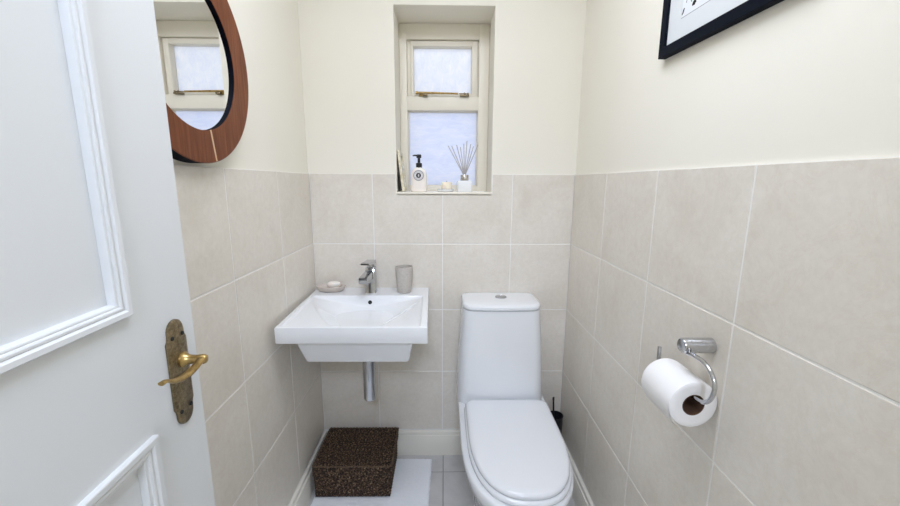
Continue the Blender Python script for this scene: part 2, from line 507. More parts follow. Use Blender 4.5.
dlathe(bm, [(.0135, .0050), (.0135, .0085), (.0100, .0115), (.0080, .018), (.0075, .028), (.0082, .033), (.0086, .040), (.0068, .044), (.003, .0455)], .047, 1.051)
lv = [(.044, .0385, 1.0550), (.056, .0390, 1.0525), (.072, .0395, 1.0490), (.090, .0395, 1.0470), (.108, .0395, 1.0480), (.124, .0390, 1.0525), (.134, .0390, 1.0580), (.142, .0385, 1.0615), (.150, .0380, 1.0620)]
pts = spline([dp(*p) for p in lv], 5)
rad = []
for i in range(len(pts)):
    t = i/(len(pts)-1)
    rad.append(.0070 - .0018*t + .0014*math.exp(-((t-.45)/.2)**2) - .0012*math.exp(-((t-.8)/.1)**2))
tube(bm, pts, rad, 12, flat=.62)
tag(ob('lever', bm, brass, plate), 'worn golden brass lever')

# ------------------------------------------------------------------ round mirror on the left wall
mir = thing('wall_mirror', (.015, -.793, 1.394), 'round mirror in a broad reddish wood ring hung on the left wall', 'mirror')
OC, OR_ = (-.793, 1.640), .2460
IC, IR_ = (-.793, 1.640), .1700
def circ(c, r, x, n=96): return [Vector((x, c[0] + r*math.cos(2*PI*k/n), c[1] + r*math.sin(2*PI*k/n))) for k in range(n)]
bm = new()
rings = [circ(IC, IR_, .022), circ(IC, IR_, .0290), circ(IC, IR_+.001, .030), circ(OC, OR_-.002, .030), circ(OC, OR_, .028), circ(OC, OR_, -.0055), circ(IC, IR_, -.0055)]
R = loft(bm, rings, False, False)
for f in bm.faces:
    n_ = f.calc_center_median()
for i, f in enumerate(bm.faces):
    f.material_index = 1 if i//96 in (0, 4, 5) else 0
frame = ob('mirror_frame', bm, [wood, black_frame], mir, sharp=30)
bm = new()
a = math.radians(-83)
P0 = Vector((.0303, -.757, 1.4745)); P1 = Vector((.0303, -.744, 1.4005))
d_ = (P1-P0).normalized(); nn = Vector((0, d_.z, -d_.y))*.0028
vs = [bm.verts.new(p) for p in (P0-nn, P1-nn, P1+nn, P0+nn)]; bm.faces.new(vs)
vs2 = [bm.verts.new(p - Vector((.0012, 0, 0))) for p in (P0-nn, P1-nn, P1+nn, P0+nn)]; bm.faces.new(vs2)
for i in range(4): bm.faces.new((vs[i], vs[(i+1) % 4], vs2[(i+1) % 4], vs2[i]))
tag(ob('joint_strip', bm, seam_wood, frame), 'pale joint line across the wooden ring')
bm = new(); loft(bm, [circ(IC, IR_-.0002, .012), circ(IC, IR_-.0002, .022)])
ob('mirror_glass', bm, mirror_m, mir)

# ------------------------------------------------------------------ framed print on the right wall
PX = XR + .006
pic = thing('picture_frame', (PX, -.86, 1.676), 'black framed print with wide white mat on the right wall', 'picture')
Y0, Y1, Z0, Z1 = -1.085, -.6446, 1.676, 2.236
fw = .024
bm = new()
for (y0, y1, z0, z1) in ((Y0, Y1, Z0, Z0+fw), (Y0, Y1, Z1-fw, Z1), (Y0, Y0+fw, Z0+fw, Z1-fw), (Y1-fw, Y1, Z0+fw, Z1-fw)):
    box(bm, PX-.020, PX-.0002, y0, y1, z0, z1, .0006, 1)
ob('frame', bm, black_frame, pic)
bm = new()
mx0, mx1 = PX-.013, PX-.008
py0, py1, pz0, pz1 = Y0+.085, -.7205, 1.7475, Z1-.085     # print opening
for (y0, y1, z0, z1) in ((Y0+fw, Y1-fw, Z0+fw, pz0), (Y0+fw, Y1-fw, pz1, Z1-fw), (Y0+fw, py0, pz0, pz1), (py1, Y1-fw, pz0, pz1)):
    box(bm, mx0, mx1, y0, y1, z0, z1)
ob('mat_board', bm, mat_board, pic, smooth=False)
bm = new(); box(bm, PX-.0118, PX-.006, py0, py1, pz0, pz1)
for (y0, y1, z0, z1) in ((py0, py1, pz0, pz0+.0022), (py0, py1, pz1-.0022, pz1)):
    box(bm, PX-.0121, PX-.0117, y0, y1, z0, z1, mi=1)
def stroke(pts, w, wx=PX-.0123):
    pts = spline([Vector((0, y, z)) for y, z in pts], 6); k = len(pts)
    Lr = []
    for i, p in enumerate(pts):
        t = (pts[min(i+1, k-1)] - pts[max(i-1, 0)]).normalized(); q = Vector((0, -t.z, t.y))
        ww = w*(.45 + .55*math.sin(PI*(i+.5)/k))
        Lr.append((p + q*ww, p - q*ww))
    A_ = [[bm.verts.new((wx, *p.yz)) for p in pr] + [bm.verts.new((wx+.0006, *p.yz)) for p in reversed(pr)] for pr in Lr]
    for a_, b_ in zip(A_, A_[1:]):
        for i in range(4): bm.faces.new((a_[i], a_[(i+1) % 4], b_[(i+1) % 4], b_[i])).material_index = 2
    bm.faces.new(A_[0]).material_index = 2; bm.faces.new(A_[-1]).material_index = 2
stroke([(-.7225, 1.7555), (-.7265, 1.7615), (-.7275, 1.7645), (-.7305, 1.7685)], .0024)
stroke([(-.7605, 1.7625), (-.7635, 1.7655), (-.7675, 1.7640), (-.7700, 1.7680), (-.7740, 1.7660)], .0030)
stroke([(-.7620, 1.7680), (-.7680, 1.7700), (-.7730, 1.7720)], .0024)
stroke([(-.735, 1.778), (-.742, 1.792), (-.752, 1.80)], .0010)
stroke([(-.757, 1.772), (-.751, 1.786), (-.757, 1.806)], .0010)
stroke([(-.80, 1.775), (-.86, 1.80), (-.93, 1.78), (-.96, 1.82)], .0024)
stroke([(-.78, 1.80), (-.80, 1.88), (-.86, 1.96), (-.92, 1.93), (-.95, 1.86)], .0016)
ob('print', bm, [paper, edge_grey, ink], pic, smooth=False)

# the picture hangs slightly out of level: its near end droops
for ch in pic.children:
    oz = ch.location + pic.location
    for v_ in ch.data.vertices: v_.co.z += (v_.co.y + oz.y - Y1)*.033

# ------------------------------------------------------------------ wash basin
skew = lambda y: -y*.030
bas = thing('wash_basin', (.27, -.25, .727), 'white rectangular wall hung basin in the left corner', 'basin')
BX0, BX1, BY0, BY1, BZ, BU = .010, .5245, -.502, -.0005, .869, .8105
ix0, ix1, iy0, iy1 = BX0+.017, BX1-.022, BY0+.014, -.128
def depth(x, y):
    if not (ix0 < x < ix1 and iy0 < y < iy1): return 0.
    ex = min(x-ix0, ix1-x); ef = y-iy0; ebk = iy1-y
    ss = lambda t: max(0, min(1, t))**2*(3-2*max(0, min(1, t)))
    edge = .005*ss(min(ex, ef, ebk)/.008)
    cx, a_, b_ = (ix0+ix1)/2, (ix1-ix0)/2-.001, (iy1-iy0)-.002
    slope = .034*min(1, ex/.22)*ss(ebk/.02)*ss(ef/.012)
    r2 = (abs((x-cx)/a_)**1.4 + abs((y-iy1)/b_)**1.4)
    scoop = .085*max(0, 1-r2)**1.1*ss((ebk+.004)/.13) if r2 < 1 else 0
    return edge + slope + scoop
def lin(a_, b_, k): return [a_ + (b_-a_)*i/k for i in range(k+1)]
gx = [BX0+.003] + [ix0-.001] + lin(ix0, ix0+.012, 5) + lin(ix0+.016, ix1-.016, 150) + lin(ix1-.012, ix1, 5) + [ix1+.001, BX1-.003]
gy = [BY0+.003] + [iy0-.001] + lin(iy0, iy0+.012, 5) + lin(iy0+.016, iy1-.016, 120) + lin(iy1-.012, iy1, 5) + [iy1+.001, BY1-.001]
bm = new()
G = [[bm.verts.new((x + skew(y), y, BZ - depth(x, y))) for y in gy] for x in gx]
for i in range(len(gx)-1):
    for j in range(len(gy)-1):
        bm.faces.new((G[i][j], G[i+1][j], G[i+1][j+1], G[i][j+1]))
# slab sides
rim = [G[i][0] for i in range(len(gx))] + [G[-1][j] for j in range(1, len(gy))] + [G[i][-1] for i in range(len(gx)-2, -1, -1)] + [G[0][j] for j in range(len(gy)-2, 0, -1)]
prev = rim
for grow, z in ((.0022, BZ-.0008), (.003, BZ-.003), (.003, BU+.004), (.0015, BU)):
    cur = []
    for w in rim:
        x, y = w.co.x - skew(w.co.y), w.co.y
        nx = x + (grow if x > BX1-.0035 else -grow if x < BX0+.0035 else 0)
        ny = y + (-grow if y < BY0+.0035 else grow*.2 if y > BY1-.0015 else 0)
        cur.append(bm.verts.new((nx + skew(ny), ny, z)))
    for i in range(len(rim)):
        j = (i+1) % len(rim); bm.faces.new((prev[i], prev[j], cur[j], cur[i]))
    prev = cur
bm.faces.new(list(reversed(prev)))
ob('basin_slab', bm, ceramic, bas, sharp=50)
bm = new()
def hexring(x0, x1, y0, y1, z): return [Vector((p.x + skew(p.y), p.y, z)) for p in rrect((x0+x1)/2, (y0+y1)/2, (x1-x0)/2, (y1-y0)/2, .010, z, 4)]
loft(bm, [hexring(.062, .474, -.478, -.02, BU+.003), hexring(.090, .4585, -.455, -.03, .725), hexring(.093, .4555, -.452, -.033, .721)])
tag(ob('basin_body', bm, ceramic, bas), 'tapered underside of the basin')
bm = new()
ox, oy = .2765, -.139
e_ = .004
nrm = Vector((0, (depth(ox-skew(oy), oy+e_) - depth(ox-skew(oy), oy-e_))/(2*e_), 1)).normalized()
rot = Vector((0, 0, 1)).rotation_difference(nrm).to_matrix().to_4x4()
lathe(bm, [(.0085, -.004), (.0085, .0012)], (0, 0, 0), 'z', 24)
for w in bm.verts: w.co = rot @ w.co + Vector((ox, oy, BZ - depth(ox-skew(oy), oy)))
tag(ob('overflow_hole', bm, black_hole, bas), 'round black overflow hole')
bm = new(); lathe(bm, [(.0, 0), (.026, 0), (.028, .002), (.024, .004), (0., .0055)], (.285, -.29, BZ - depth(.285-.0087, -.29) - .0012), 'z', 28, False, False)
tag(ob('waste_plug', bm, chrome, bas), 'chrome waste plug')

# chrome trap beneath the basin
trap = thing('basin_trap', (.2820, -.235, .445), 'chrome bottle trap pipe hanging under the basin', 'pipe')
bm = new()
lathe(bm, [(.0265, .7205), (.0265, .66), (.0275, .658), (.0275, .625), (.0265, .623), (.0265, .452), (.024, .447), (.0, .445)], (.2820, -.235, 0), 'z', 28, True, False)
ob('trap_body', bm, chrome, trap)
bm = new()
tube(bm, [(.2835, -.212, .60), (.2835, -.10, .60), (.2835, -.002, .60)], .016, 16)
lathe(bm, [(.034, -.010), (.034, -.004), (.018, -.002)], (.2835, -.002, .60), 'y', 24)
ob('outlet_pipe', bm, chrome, trap)

# mixer tap
tx, ty = .2705, -.070
tap = thing('mixer_tap', (tx, ty, BZ), 'square chrome mixer tap on the back ledge of the basin', 'tap')
bm = new()
loft(bm, [rrect(tx, ty, .0240, .0235, .004, BZ+.0003, 3), rrect(tx, ty, .0230, .0225, .004, BZ+.004, 3), rrect(tx, ty+.001, .0218, .0215, .004, BZ+.06, 3),
          rrect(tx, ty+.002, .0205, .0205, .004, BZ+.112, 3), rrect(tx, ty+.002, .017, .018, .004, BZ+.115, 3)])
ob('tap_body', bm, chrome, tap, sharp=40)
bm = new()
def slab(secs):
    rings = []
    for (x, y, z, hw_, ht) in secs:
        rings.append([Vector((x-hw_, y, z-ht)), Vector((x+hw_, y, z-ht)), Vector((x+hw_, y, z+ht)), Vector((x-hw_, y, z+ht))])
    loft(bm, rings)
slab([(tx-.001, ty-.010, BZ+.083, .0165, .020), (tx-.006, ty-.05, BZ+.083, .0168, .015), (tx-.012, ty-.098, BZ+.079, .0172, .0125), (tx-.0125, ty-.112, BZ+.077, .0172, .0125)])
bmesh.ops.bevel(bm, geom=bm.edges[:], offset=.0015, segments=2, affect='EDGES')
ob('spout', bm, chrome, tap, sharp=40)
bm = new()
lathe(bm, [(.0165, .113), (.0165, .125)], (tx, ty+.002, BZ), 'z', 20)
slab([(tx, ty+.026, BZ+.134, .0195, .0075), (tx-.002, ty-.02, BZ+.136, .0185, .0072), (tx-.007, ty-.082, BZ+.143, .0175, .0045), (tx-.0075, ty-.088, BZ+.1435, .0165, .0035)])
ob('tap_lever', bm, chrome, tap, sharp=40)

# soap dish and soap
dc = Vector((.0870, -.058, BZ))
bm = new()
lathe(bm, [(.046, .0003), (.054, .004), (.063, .016), (.0655, .0240), (.0640, .0260), (.058, .0225), (.045, .0150), (.0, .0130)], dc, 'z', 44, True, False, sx=1., sy=.62)
tag(ob('soap_dish', bm, dish_m), 'oval taupe soap dish in the back left corner of the basin', 'soap dish')
bm = new()
lathe(bm, [(.0, -.013), (.022, -.012), (.029, -.006), (.031, .0), (.028, .007), (.019, .0115), (.0, .0132)], dc + Vector((.014, .004, .0305)), 'z', 32, False, False, sx=1., sy=.66)
tag(ob('soap_bar', bm, soap_m), 'small cream soap bar lying in the oval dish', 'soap')

# tumbler
bm = new()
tc = Vector((.4185, -.075, BZ))
lathe(bm, [(.0, .0003), (.027, .0003), (.0295, .003), (.0335, .030), (.0375, .075), (.0385, .100), (.0385, .116), (.0375, .1185), (.0350, .1175), (.0345, .10), (.032, .04), (.026, .010), (.0, .008)], tc, 'z', 40, False, False)
tag(ob('tumbler', bm, stone), 'grey beige stone tumbler on the right of the basin ledge', 'tumbler')

# ------------------------------------------------------------------ toilet
TX = .8445
toi = thing('toilet', (TX+.012, -.40, 0), 'white close coupled toilet with tapered cistern and closed lid', 'toilet')
def cis(z, hx, d, bow, grow=0.):
    return rrect(TX, -.004 - d/2, hx+grow, d/2+grow, (.014, .045), z, 6, bow)
bm = new()
loft(bm, [cis(.392, .190, .197, .012), cis(.41, .1905, .198, .012), cis(.50, .187, .193, .012), cis(.62, .182, .188, .012), cis(.74, .1735, .183, .012), cis(.817, .168, .180, .012), cis(.8195, .165, .176, .012)])
ob('cistern', bm, ceramic, toi, sharp=40)
bm = new()
loft(bm, [cis(.8210, .164, .176, .013), cis(.8222, .1670, .182, .013), cis(.826, .1685, .184, .014), cis(.836, .168, .183, .014), cis(.8415, .165, .178, .013), cis(.8445, .157, .165, .011), cis(.8458, .135, .135, .008), cis(.8462, .08, .08, .004)])
lid = ob('cistern_lid', bm, ceramic, toi, sharp=40)
bm = new()
lathe(bm, [(.0255, .8455), (.0255, .8490), (.0235, .8500), (.0225, .8485)], (TX+.006, -.078, 0), 'z', 32, True, False)
lathe(bm, [(.0222, .8470), (.0220, .8488), (.019, .8496), (.0, .8499)], (TX+.006, -.078, 0), 'z', 32, True, False)
tag(ob('flush_button', bm, chrome_dark, lid), 'round chrome flush button')

def dshape(cx, hw_, yb, y0, yt, z, n_=2.5, rb=.03, k=26):
    """D outline: straight sides from yb to y0, rounded nose to yt"""
    out = []
    for i in range(k+1):                       # nose, from right to left
        a = PI*i/k
        c, s = math.cos(a), math.sin(a)
        x = hw_*math.copysign(abs(c)**(2/n_), c); y = -(y0-yt)*abs(s)**(2/n_)
        out.append(Vector((cx + x, y0 + y, z)))
    for i in range(1, 5): out.append(Vector((cx - hw_, y0 + (yb-rb-y0)*i/5, z)))
    for i in range(7):
        a = PI - (PI/2)*i/6; out.append(Vector((cx - hw_ + rb + rb*math.cos(a), yb - rb + rb*math.sin(a), z)))
    for i in range(7):
        a = PI/2 - (PI/2)*i/6; out.append(Vector((cx + hw_ - rb + rb*math.cos(a), yb - rb + rb*math.sin(a), z)))
    for i in range(4, 0, -1): out.append(Vector((cx + hw_, y0 + (yb-rb-y0)*i/5, z)))
    return out
SX = .8610
bm = new()
loft(bm, [dshape(TX+.008, .125, -.06, -.36, -.60, .0), dshape(TX+.008, .124, -.06, -.36, -.60, .02), dshape(TX+.008, .122, -.06, -.38, -.61, .12),
          dshape(TX+.009, .140, -.05, -.40, -.655, .22), dshape(TX+.009, .173, -.03, -.42, -.715, .30), dshape(TX+.010, 0.190, -.015, -.42, -.754, .35),
          dshape(TX+.010, 0.195, -.008, -.42, -.768, .382), dshape(TX+.010, 0.194, -.008, -.42, -.767, .393), dshape(TX+.010, 0.189, -.010, -.42, -.760, .3982)])
ob('toilet_bowl', bm, ceramic, toi, sharp=50)
bm = new()
loft(bm, [dshape(SX, 0.1750, -.235, -.43, -.748, 0.3990), dshape(SX, 0.1795, -.232, -.43, -.755, 0.4020), dshape(SX, 0.1805, -.232, -.43, -.757, 0.4100), dshape(SX, 0.1770, -.234, -.43, -.752, 0.4165), dshape(SX, 0.1690, -.236, -.43, -.740, 0.4182)])
ob('toilet_seat', bm, seat_plastic, toi, sharp=60)
bm = new()
loft(bm, [dshape(SX, 0.1670, -.236, -.43, -.735, 0.4158), dshape(SX, 0.1725, -.228, -.43, -.744, 0.4185), dshape(SX, 0.1742, -.226, -.43, -.7465, 0.4260), dshape(SX, 0.1720, -.228, -.43, -.7435, 0.4325),
          dshape(SX, 0.1655, -.233, -.43, -.735, 0.4365), dshape(SX, 0.1530, -.243, -.43, -.719, 0.4388), dshape(SX, 0.1030, -.28, -.43, -.63, 0.4405), dshape(SX, 0.0430, -.36, -.43, -.52, 0.4410)])
ob('toilet_lid', bm, seat_plastic, toi, sharp=60)

# toilet brush in its holder
bc = Vector((1.1235, -.098, 0))
bm = new()
lathe(bm, [(.0, .0005), (.036, .0005), (.037, .004), (.030, .02), (.031, .12), (.0345, .272), (.0355, .275), (.0335, .276), (.029, .12), (.027, .012), (.0, .010)], bc, 'z', 28, False, False)
tag(ob('brush_holder', bm, black_plastic), 'black toilet brush holder in the corner behind the toilet', 'brush holder')
br = thing('toilet_brush', bc + Vector((-.006, 0, .03)), 'black toilet brush standing in the holder behind the toilet', 'toilet brush')
bm = new()
tube(bm, [bc + Vector(p) for p in ((.0, 0, .10), (-.006, .004, .22), (-.0125, .006, .357))], [.0042, .0042, .0042], 10)
tube(bm, [bc + Vector(p) for p in ((-.0125, .006, .350), (-.0128, .006, .362))], [.0052, .0050], 10)
ob('handle', bm, black_plastic, br)
bm = new(); lathe(bm, [(.004, .03), (.019, .04), (.021, .08), (.018, .10), (.004, .105)], bc, 'z', 16)
ob('bristle_head', bm, black_plastic, br)

# ------------------------------------------------------------------ basket, mat
bm = new()
mth = math.radians(-1.2)
cxm, cym = .281, -.34
nxm, nym = 100, 120
top = []
for i in range(nxm+1):
    row = []
    for j in range(nym+1):
        u, w = -.25 + .5*i/nxm, -.298 + .596*j/nym
        e = min(u+.25, .25-u, w+.298, .298-w)
        zz = .0012 + .0055*min(1, e/.006) + (random.random()*.0016 + .0008*math.sin(u*420)*math.sin(w*420))*min(1, e/.004)
        jx = random.uniform(-.0012, .0012); jy = random.uniform(-.0012, .0012)
        u += jx; w += jy
        row.append(bm.verts.new((cxm + u*math.cos(mth) - w*math.sin(mth), cym + u*math.sin(mth) + w*math.cos(mth), zz)))
    top.append(row)
for i in range(nxm):
    for j in range(nym): bm.faces.new((top[i][j], top[i+1][j], top[i+1][j+1], top[i][j+1]))
edge = [top[i][0] for i in range(nxm+1)] + [top[-1][j] for j in range(1, nym+1)] + [top[i][-1] for i in range(nxm-1, -1, -1)] + [top[0][j] for j in range(nym-1, 0, -1)]
low = [bm.verts.new((w.co.x, w.co.y, .0004)) for w in edge]
for i in range(len(edge)):
    j = (i+1) % len(edge); bm.faces.new((edge[i], edge[j], low[j], low[i]))
bm.faces.new(list(reversed(low)))
tag(ob('bath_mat', bm, towel), 'white cotton bath mat on the grey tiled floor', 'bath mat')

bk = thing('storage_basket', (.205, -.162, .0105), 'dark brown woven lidded basket under the basin', 'basket')
def weave_box(bm, x0, x1, y0, y1, z0, z1, cell=.0085, amp=.0030, top=True, taper=.0, sag=0.):
    """woven box: over-under strands pushed out along each face"""
    st = cell/3
    def strand(a, b_):
        i, j = math.floor(a/cell), math.floor(b_/(cell*.8))
        fa, fb = a/cell - i, b_/(cell*.8) - j
        over = (i + j) % 2
        return amp*(abs(math.sin(PI*fa))**.7*(.35 + .65*over)*abs(math.sin(PI*fb))**.5) + random.uniform(-.0006, .0006)
    def face(org, du, dv, nrm, nu, nv):
        V = []
        for i in range(nu+1):
            row = []
            for j in range(nv+1):
                a, b_ = i/nu, j/nv
                p = Vector(org) + Vector(du)*a + Vector(dv)*b_
                e = min(a*nu, (1-a)*nu, b_*nv, (1-b_)*nv)
                off = strand(a*Vector(du).length + .37, b_*Vector(dv).length + .37) - .0035*max(0, 1-e/3)
                q = p + Vector(nrm)*off
                if nrm[2] > .5: q.z -= sag*math.sin(PI*a)*math.sin(PI*b_)
                t = (q.z - z0)/max(1e-6, z1 - z0)
                cx_, cy_ = (x0+x1)/2, (y0+y1)/2
                s = 1 - taper*(1-t)
                q.x = cx_ + (q.x-cx_)*s; q.y = cy_ + (q.y-cy_)*s
                row.append(bm.verts.new(q))
            V.append(row)
        for i in range(nu):
            for j in range(nv): bm.faces.new((V[i][j], V[i+1][j], V[i+1][j+1], V[i][j+1]))
    lx, ly, lz = x1-x0, y1-y0, z1-z0
    nx_, ny_, nz_ = int(lx/st), int(ly/st), max(3, int(lz/st))
    face((x0, y0, z0), (lx, 0, 0), (0, 0, lz), (0, -1, 0), nx_, nz_)
    face((x1, y1, z0), (-lx, 0, 0), (0, 0, lz), (0, 1, 0), nx_, nz_)
    face((x1, y0, z0), (0, ly, 0), (0, 0, lz), (1, 0, 0), ny_, nz_)
    face((x0, y1, z0), (0, -ly, 0), (0, 0, lz), (-1, 0, 0), ny_, nz_)
    face((x0, y0, z1), (lx, 0, 0), (0, ly, 0), (0, 0, 1), nx_, ny_)
    face((x0, y1, z0), (lx, 0, 0), (0, -ly, 0), (0, 0, -1), nx_//3, ny_//3)
    bmesh.ops.remove_doubles(bm, verts=bm.verts, dist=.0008)
bm = new(); weave_box(bm, .0405, .3665, -.290, -.036, .0140, .128, taper=.012)
ob('basket_body', bm, basket_m, bk, smooth=False)
bm = new(); weave_box(bm, .0375, .3715, -.2925, -.031, .119, .164, sag=.002)
ob('basket_lid', bm, basket_m, bk, smooth=False)
bm = new()
ring = rrect(.2055, -.1605, .1670, .1300, .006, .163, 3)
ring = ring + [ring[0]]
pp = []
for a_, b_ in zip(ring, ring[1:]):
    k = max(1, int((b_-a_).length/.004))
    pp += [a_.lerp(b_, i/k) for i in range(k)]
pp = pp + [pp[0]]
tube(bm, [p + Vector((random.uniform(-.0008, .0008), random.uniform(-.0008, .0008), random.uniform(-.0008, .0008))) for p in pp], [.0034 + .0011*math.sin(i*1.6) for i in range(len(pp))], 7, False)
tag(ob('rim_braid', bm, rim_straw, bk), 'lighter braided edge of the lid')

# ------------------------------------------------------------------ toilet roll and holder
RYC, RZ, RX = -.946, .893, 1.1215
hol = thing('toilet_roll_holder', (XR, -.965, 1.004), 'chrome toilet roll holder with curved arm on the right wall', 'toilet roll holder')
bm = new()
lathe(bm, [(.0165, -.0003), (.0165, -.064), (.0152, -.0665), (.0135, -.0655), (.0, -.0655)], (XR, -.9585, 1.007), 'x', 32, True, False)
ob('wall_mount', bm, chrome_dark, hol)
ax = RX - .001
arm = [(ax, -.966, .993), (ax, -.988, .997), (ax, -1.018, .997), (ax, -1.040, .988), (ax, -1.0545, .970), (ax, -1.0545, .948), (ax, -1.044, .927), (ax, -1.026, .9145), (ax, -1.005, .9105), (ax, -.97, .9095), (ax, -.93, .9095), (ax, -.882, .9095), (ax, -.871, .912), (ax, -.8665, .921), (ax, -.8645, .940), (ax, -.863, .961)]
bm = new(); tube(bm, spline(arm, 6), .0046, 14)
ob('arm', bm, chrome, hol)
rl = thing('toilet_roll', (RX, RYC, RZ-.052), 'white toilet paper roll on the chrome holder', 'toilet roll')
bm = new()
R0, r0, HL = .0520, .0230, .0575
seg = 72
def rr(r, y, w=0.):
    return [Vector((RX + (r + w*math.sin(3*a) )*math.sin(a), RYC + y, RZ + (r + w*math.sin(3*a))*math.cos(a))) for a in [2*PI*k/seg for k in range(seg)]]
rings = [rr(r0+.0008, -HL), rr(r0+.006, -HL-.0008), rr(r0+.012, -HL+.0002), rr(r0+.018, -HL-.0008), rr(R0-.003, -HL, .0003), rr(R0-.0006, -HL+.0015, .0004), rr(R0, -HL+.006, .0004),
         rr(R0, 0, .0005), rr(R0, HL-.006, .0004), rr(R0-.001, HL-.001, .0003), rr(r0+.0008, HL)]
loft(bm, rings, False, False)
# loose end of the sheet hanging at the room side
sh = []
for k in range(9):
    a = -PI*.5 - .12*k
    rad_ = R0 + .0008 + .00035*k*k*.28
    sh.append((RX + rad_*math.sin(a), RZ + rad_*math.cos(a)))
Vv = [[bm.verts.new((x, RYC + y, z)) for y in (-HL+.001, HL-.001)] for x, z in sh]
Vw = [[bm.verts.new((x+.0006, RYC + y, z)) for y in (-HL+.001, HL-.001)] for x, z in sh]
for q in (Vv, Vw):
    for a_, b_ in zip(q, q[1:]): bm.faces.new((a_[0], a_[1], b_[1], b_[0]))
ob('tissue', bm, paper_roll, rl, sharp=40)
bm = new()
loft(bm, [rr(r0-.0008, -HL-.0002), rr(r0+.0006, -HL-.0002), rr(r0+.0006, HL), rr(r0-.0008, HL), rr(r0-.0008, -HL-.0002)], False, False)
tag(ob('core', bm, card, rl), 'brown cardboard core')

# ------------------------------------------------------------------ on the window sill
SILL = 1.3092
# lotion bottle
bx, by = .479, .062
bot = thing('lotion_bottle', (bx, by, SILL), 'white lotion bottle with black pump and round grey label on the sill', 'bottle')
bm = new()
def bsec(hx, hy, z): return [Vector((bx + hx*math.copysign(abs(math.cos(a))**.62, math.cos(a)), by + hy*math.copysign(abs(math.sin(a))**.62, math.sin(a)), SILL + z)) for a in [2*PI*k/40 for k in range(40)]]
loft(bm, [bsec(.033, .018, 0), bsec(.0365, .021, .003), bsec(.0370, .0215, .04), bsec(.0365, .0215, .075), bsec(.0330, .020, .092), bsec(.0240, .0165, .103), bsec(.0130, .0125, .1085), bsec(.0115, .0115, .110)])
bot_b = ob('bottle', bm, bottle_m, bot, sharp=40)
bm = new()
def disc(r0_, r1_, y, mi, n_=40, cz=.073):
    a_ = [bm.verts.new((bx + r1_*math.sin(2*PI*k/n_), y, SILL + cz + r1_*math.cos(2*PI*k/n_))) for k in range(n_)]
    if r0_ == 0: bm.faces.new(a_).material_index = mi
    else:
        b_ = [bm.verts.new((bx + r0_*math.sin(2*PI*k/n_), y, SILL + cz + r0_*math.cos(2*PI*k/n_))) for k in range(n_)]
        for k in range(n_): bm.faces.new((a_[k], a_[(k+1) % n_], b_[(k+1) % n_], b_[k])).material_index = mi
yl = by - .0222
disc(.0195, .0240, yl, 0); disc(.0115, .0195, yl, 1); disc(0, .0115, yl, 2)
for k in range(26):                                   # tiny ring of lettering-like marks, too small to read
    a = 2*PI*k/26
    if abs(math.sin(a)) > .93: continue
    c_ = Vector((bx + .0158*math.sin(a), yl-.0002, SILL + .073 + .0158*math.cos(a)))
    t_ = Vector((math.cos(a), 0, -math.sin(a)))*.0010; q_ = Vector((math.sin(a), 0, math.cos(a)))*.0019
    bm.faces.new([bm.verts.new(c_ + s1*t_ + s2*q_) for s1, s2 in ((-1, -1), (1, -1), (1, 1), (-1, 1))]).material_index = 0
for (dx, dz, w_, h_) in ((0, .001, .0014, .0050), (0, .0045, .0032, .0009), (0, -.0045, .0036, .0009), (-.0028, 0, .0008, .0026), (.0028, 0, .0008, .0026)):
    c_ = Vector((bx + dx, yl-.0002, SILL + .073 + dz))
    bm.faces.new([bm.verts.new(c_ + Vector((s1*w_, 0, s2*h_))) for s1, s2 in ((-1, -1), (1, -1), (1, 1), (-1, 1))]).material_index = 1
# the label has a little body behind it
lathe(bm, [(.0240, 0), (.0240, .0018)], (bx, yl, SILL+.073), 'y', 40, False, False)
ob('label', bm, [label_grey, label_pale, label_dark], bot_b, smooth=False)
bm = new()
lathe(bm, [(.0125, .1075), (.0140, .109), (.0140, .1265), (.0120, .129), (.0062, .130), (.0062, .150), (.0112, .152), (.0112, .163), (.009, .1665), (.0, .167)], (bx+.001, by, SILL), 'z', 24, True, False)
tube(bm, [(bx, by, SILL+.161), (bx-.018, by-.004, SILL+.1625), (bx-.0265, by-.006, SILL+.1605)], [.0046, .0036, .0028], 10)
tag(ob('pump', bm, black_plastic, bot), 'black pump dispenser head')

# candle in a glass dish
cx_, cy_ = .601, .085
dsh = thing('candle_dish', (cx_, cy_, SILL), 'small clear glass dish with green glass chips on the sill', 'candle dish')
bm = new()
lathe(bm, [(.0, .0002), (.033, .0002), (.037, .002), (.040, .011), (.0385, .0115), (.035, .0042), (.0, .0036)], (cx_, cy_, SILL), 'z', 36, False, False)
ob('dish', bm, glass_m, dsh)
for k in range(11):
    a = PI*(.98 + .115*k)
    bm = new(); bmesh.ops.create_icosphere(bm, subdivisions=2, radius=.0046 + .0011*random.random())
    for w in bm.verts: w.co = Vector((w.co.x*1.15, w.co.y, w.co.z*.72)) + Vector((cx_ + .0325*math.cos(a), cy_ + .0325*math.sin(a), SILL + .0085))
    ob('glass_chip', bm, stone_green, dsh)
bm = new()
lathe(bm, [(.0, .0045), (.0235, .0045), (.0255, .007), (.0255, .040), (.0235, .044), (.006, .0435), (.0, .043)], (cx_+.006, cy_, SILL), 'z', 32, False, False)
cnd = tag(ob('candle', bm, wax), 'short cream wax candle standing in the glass dish', 'candle')
bm = new(); tube(bm, [(cx_+.006, cy_, SILL+.0425), (cx_+.0065, cy_, SILL+.0500)], .0009, 6)
ob('wick', bm, ink, cnd)

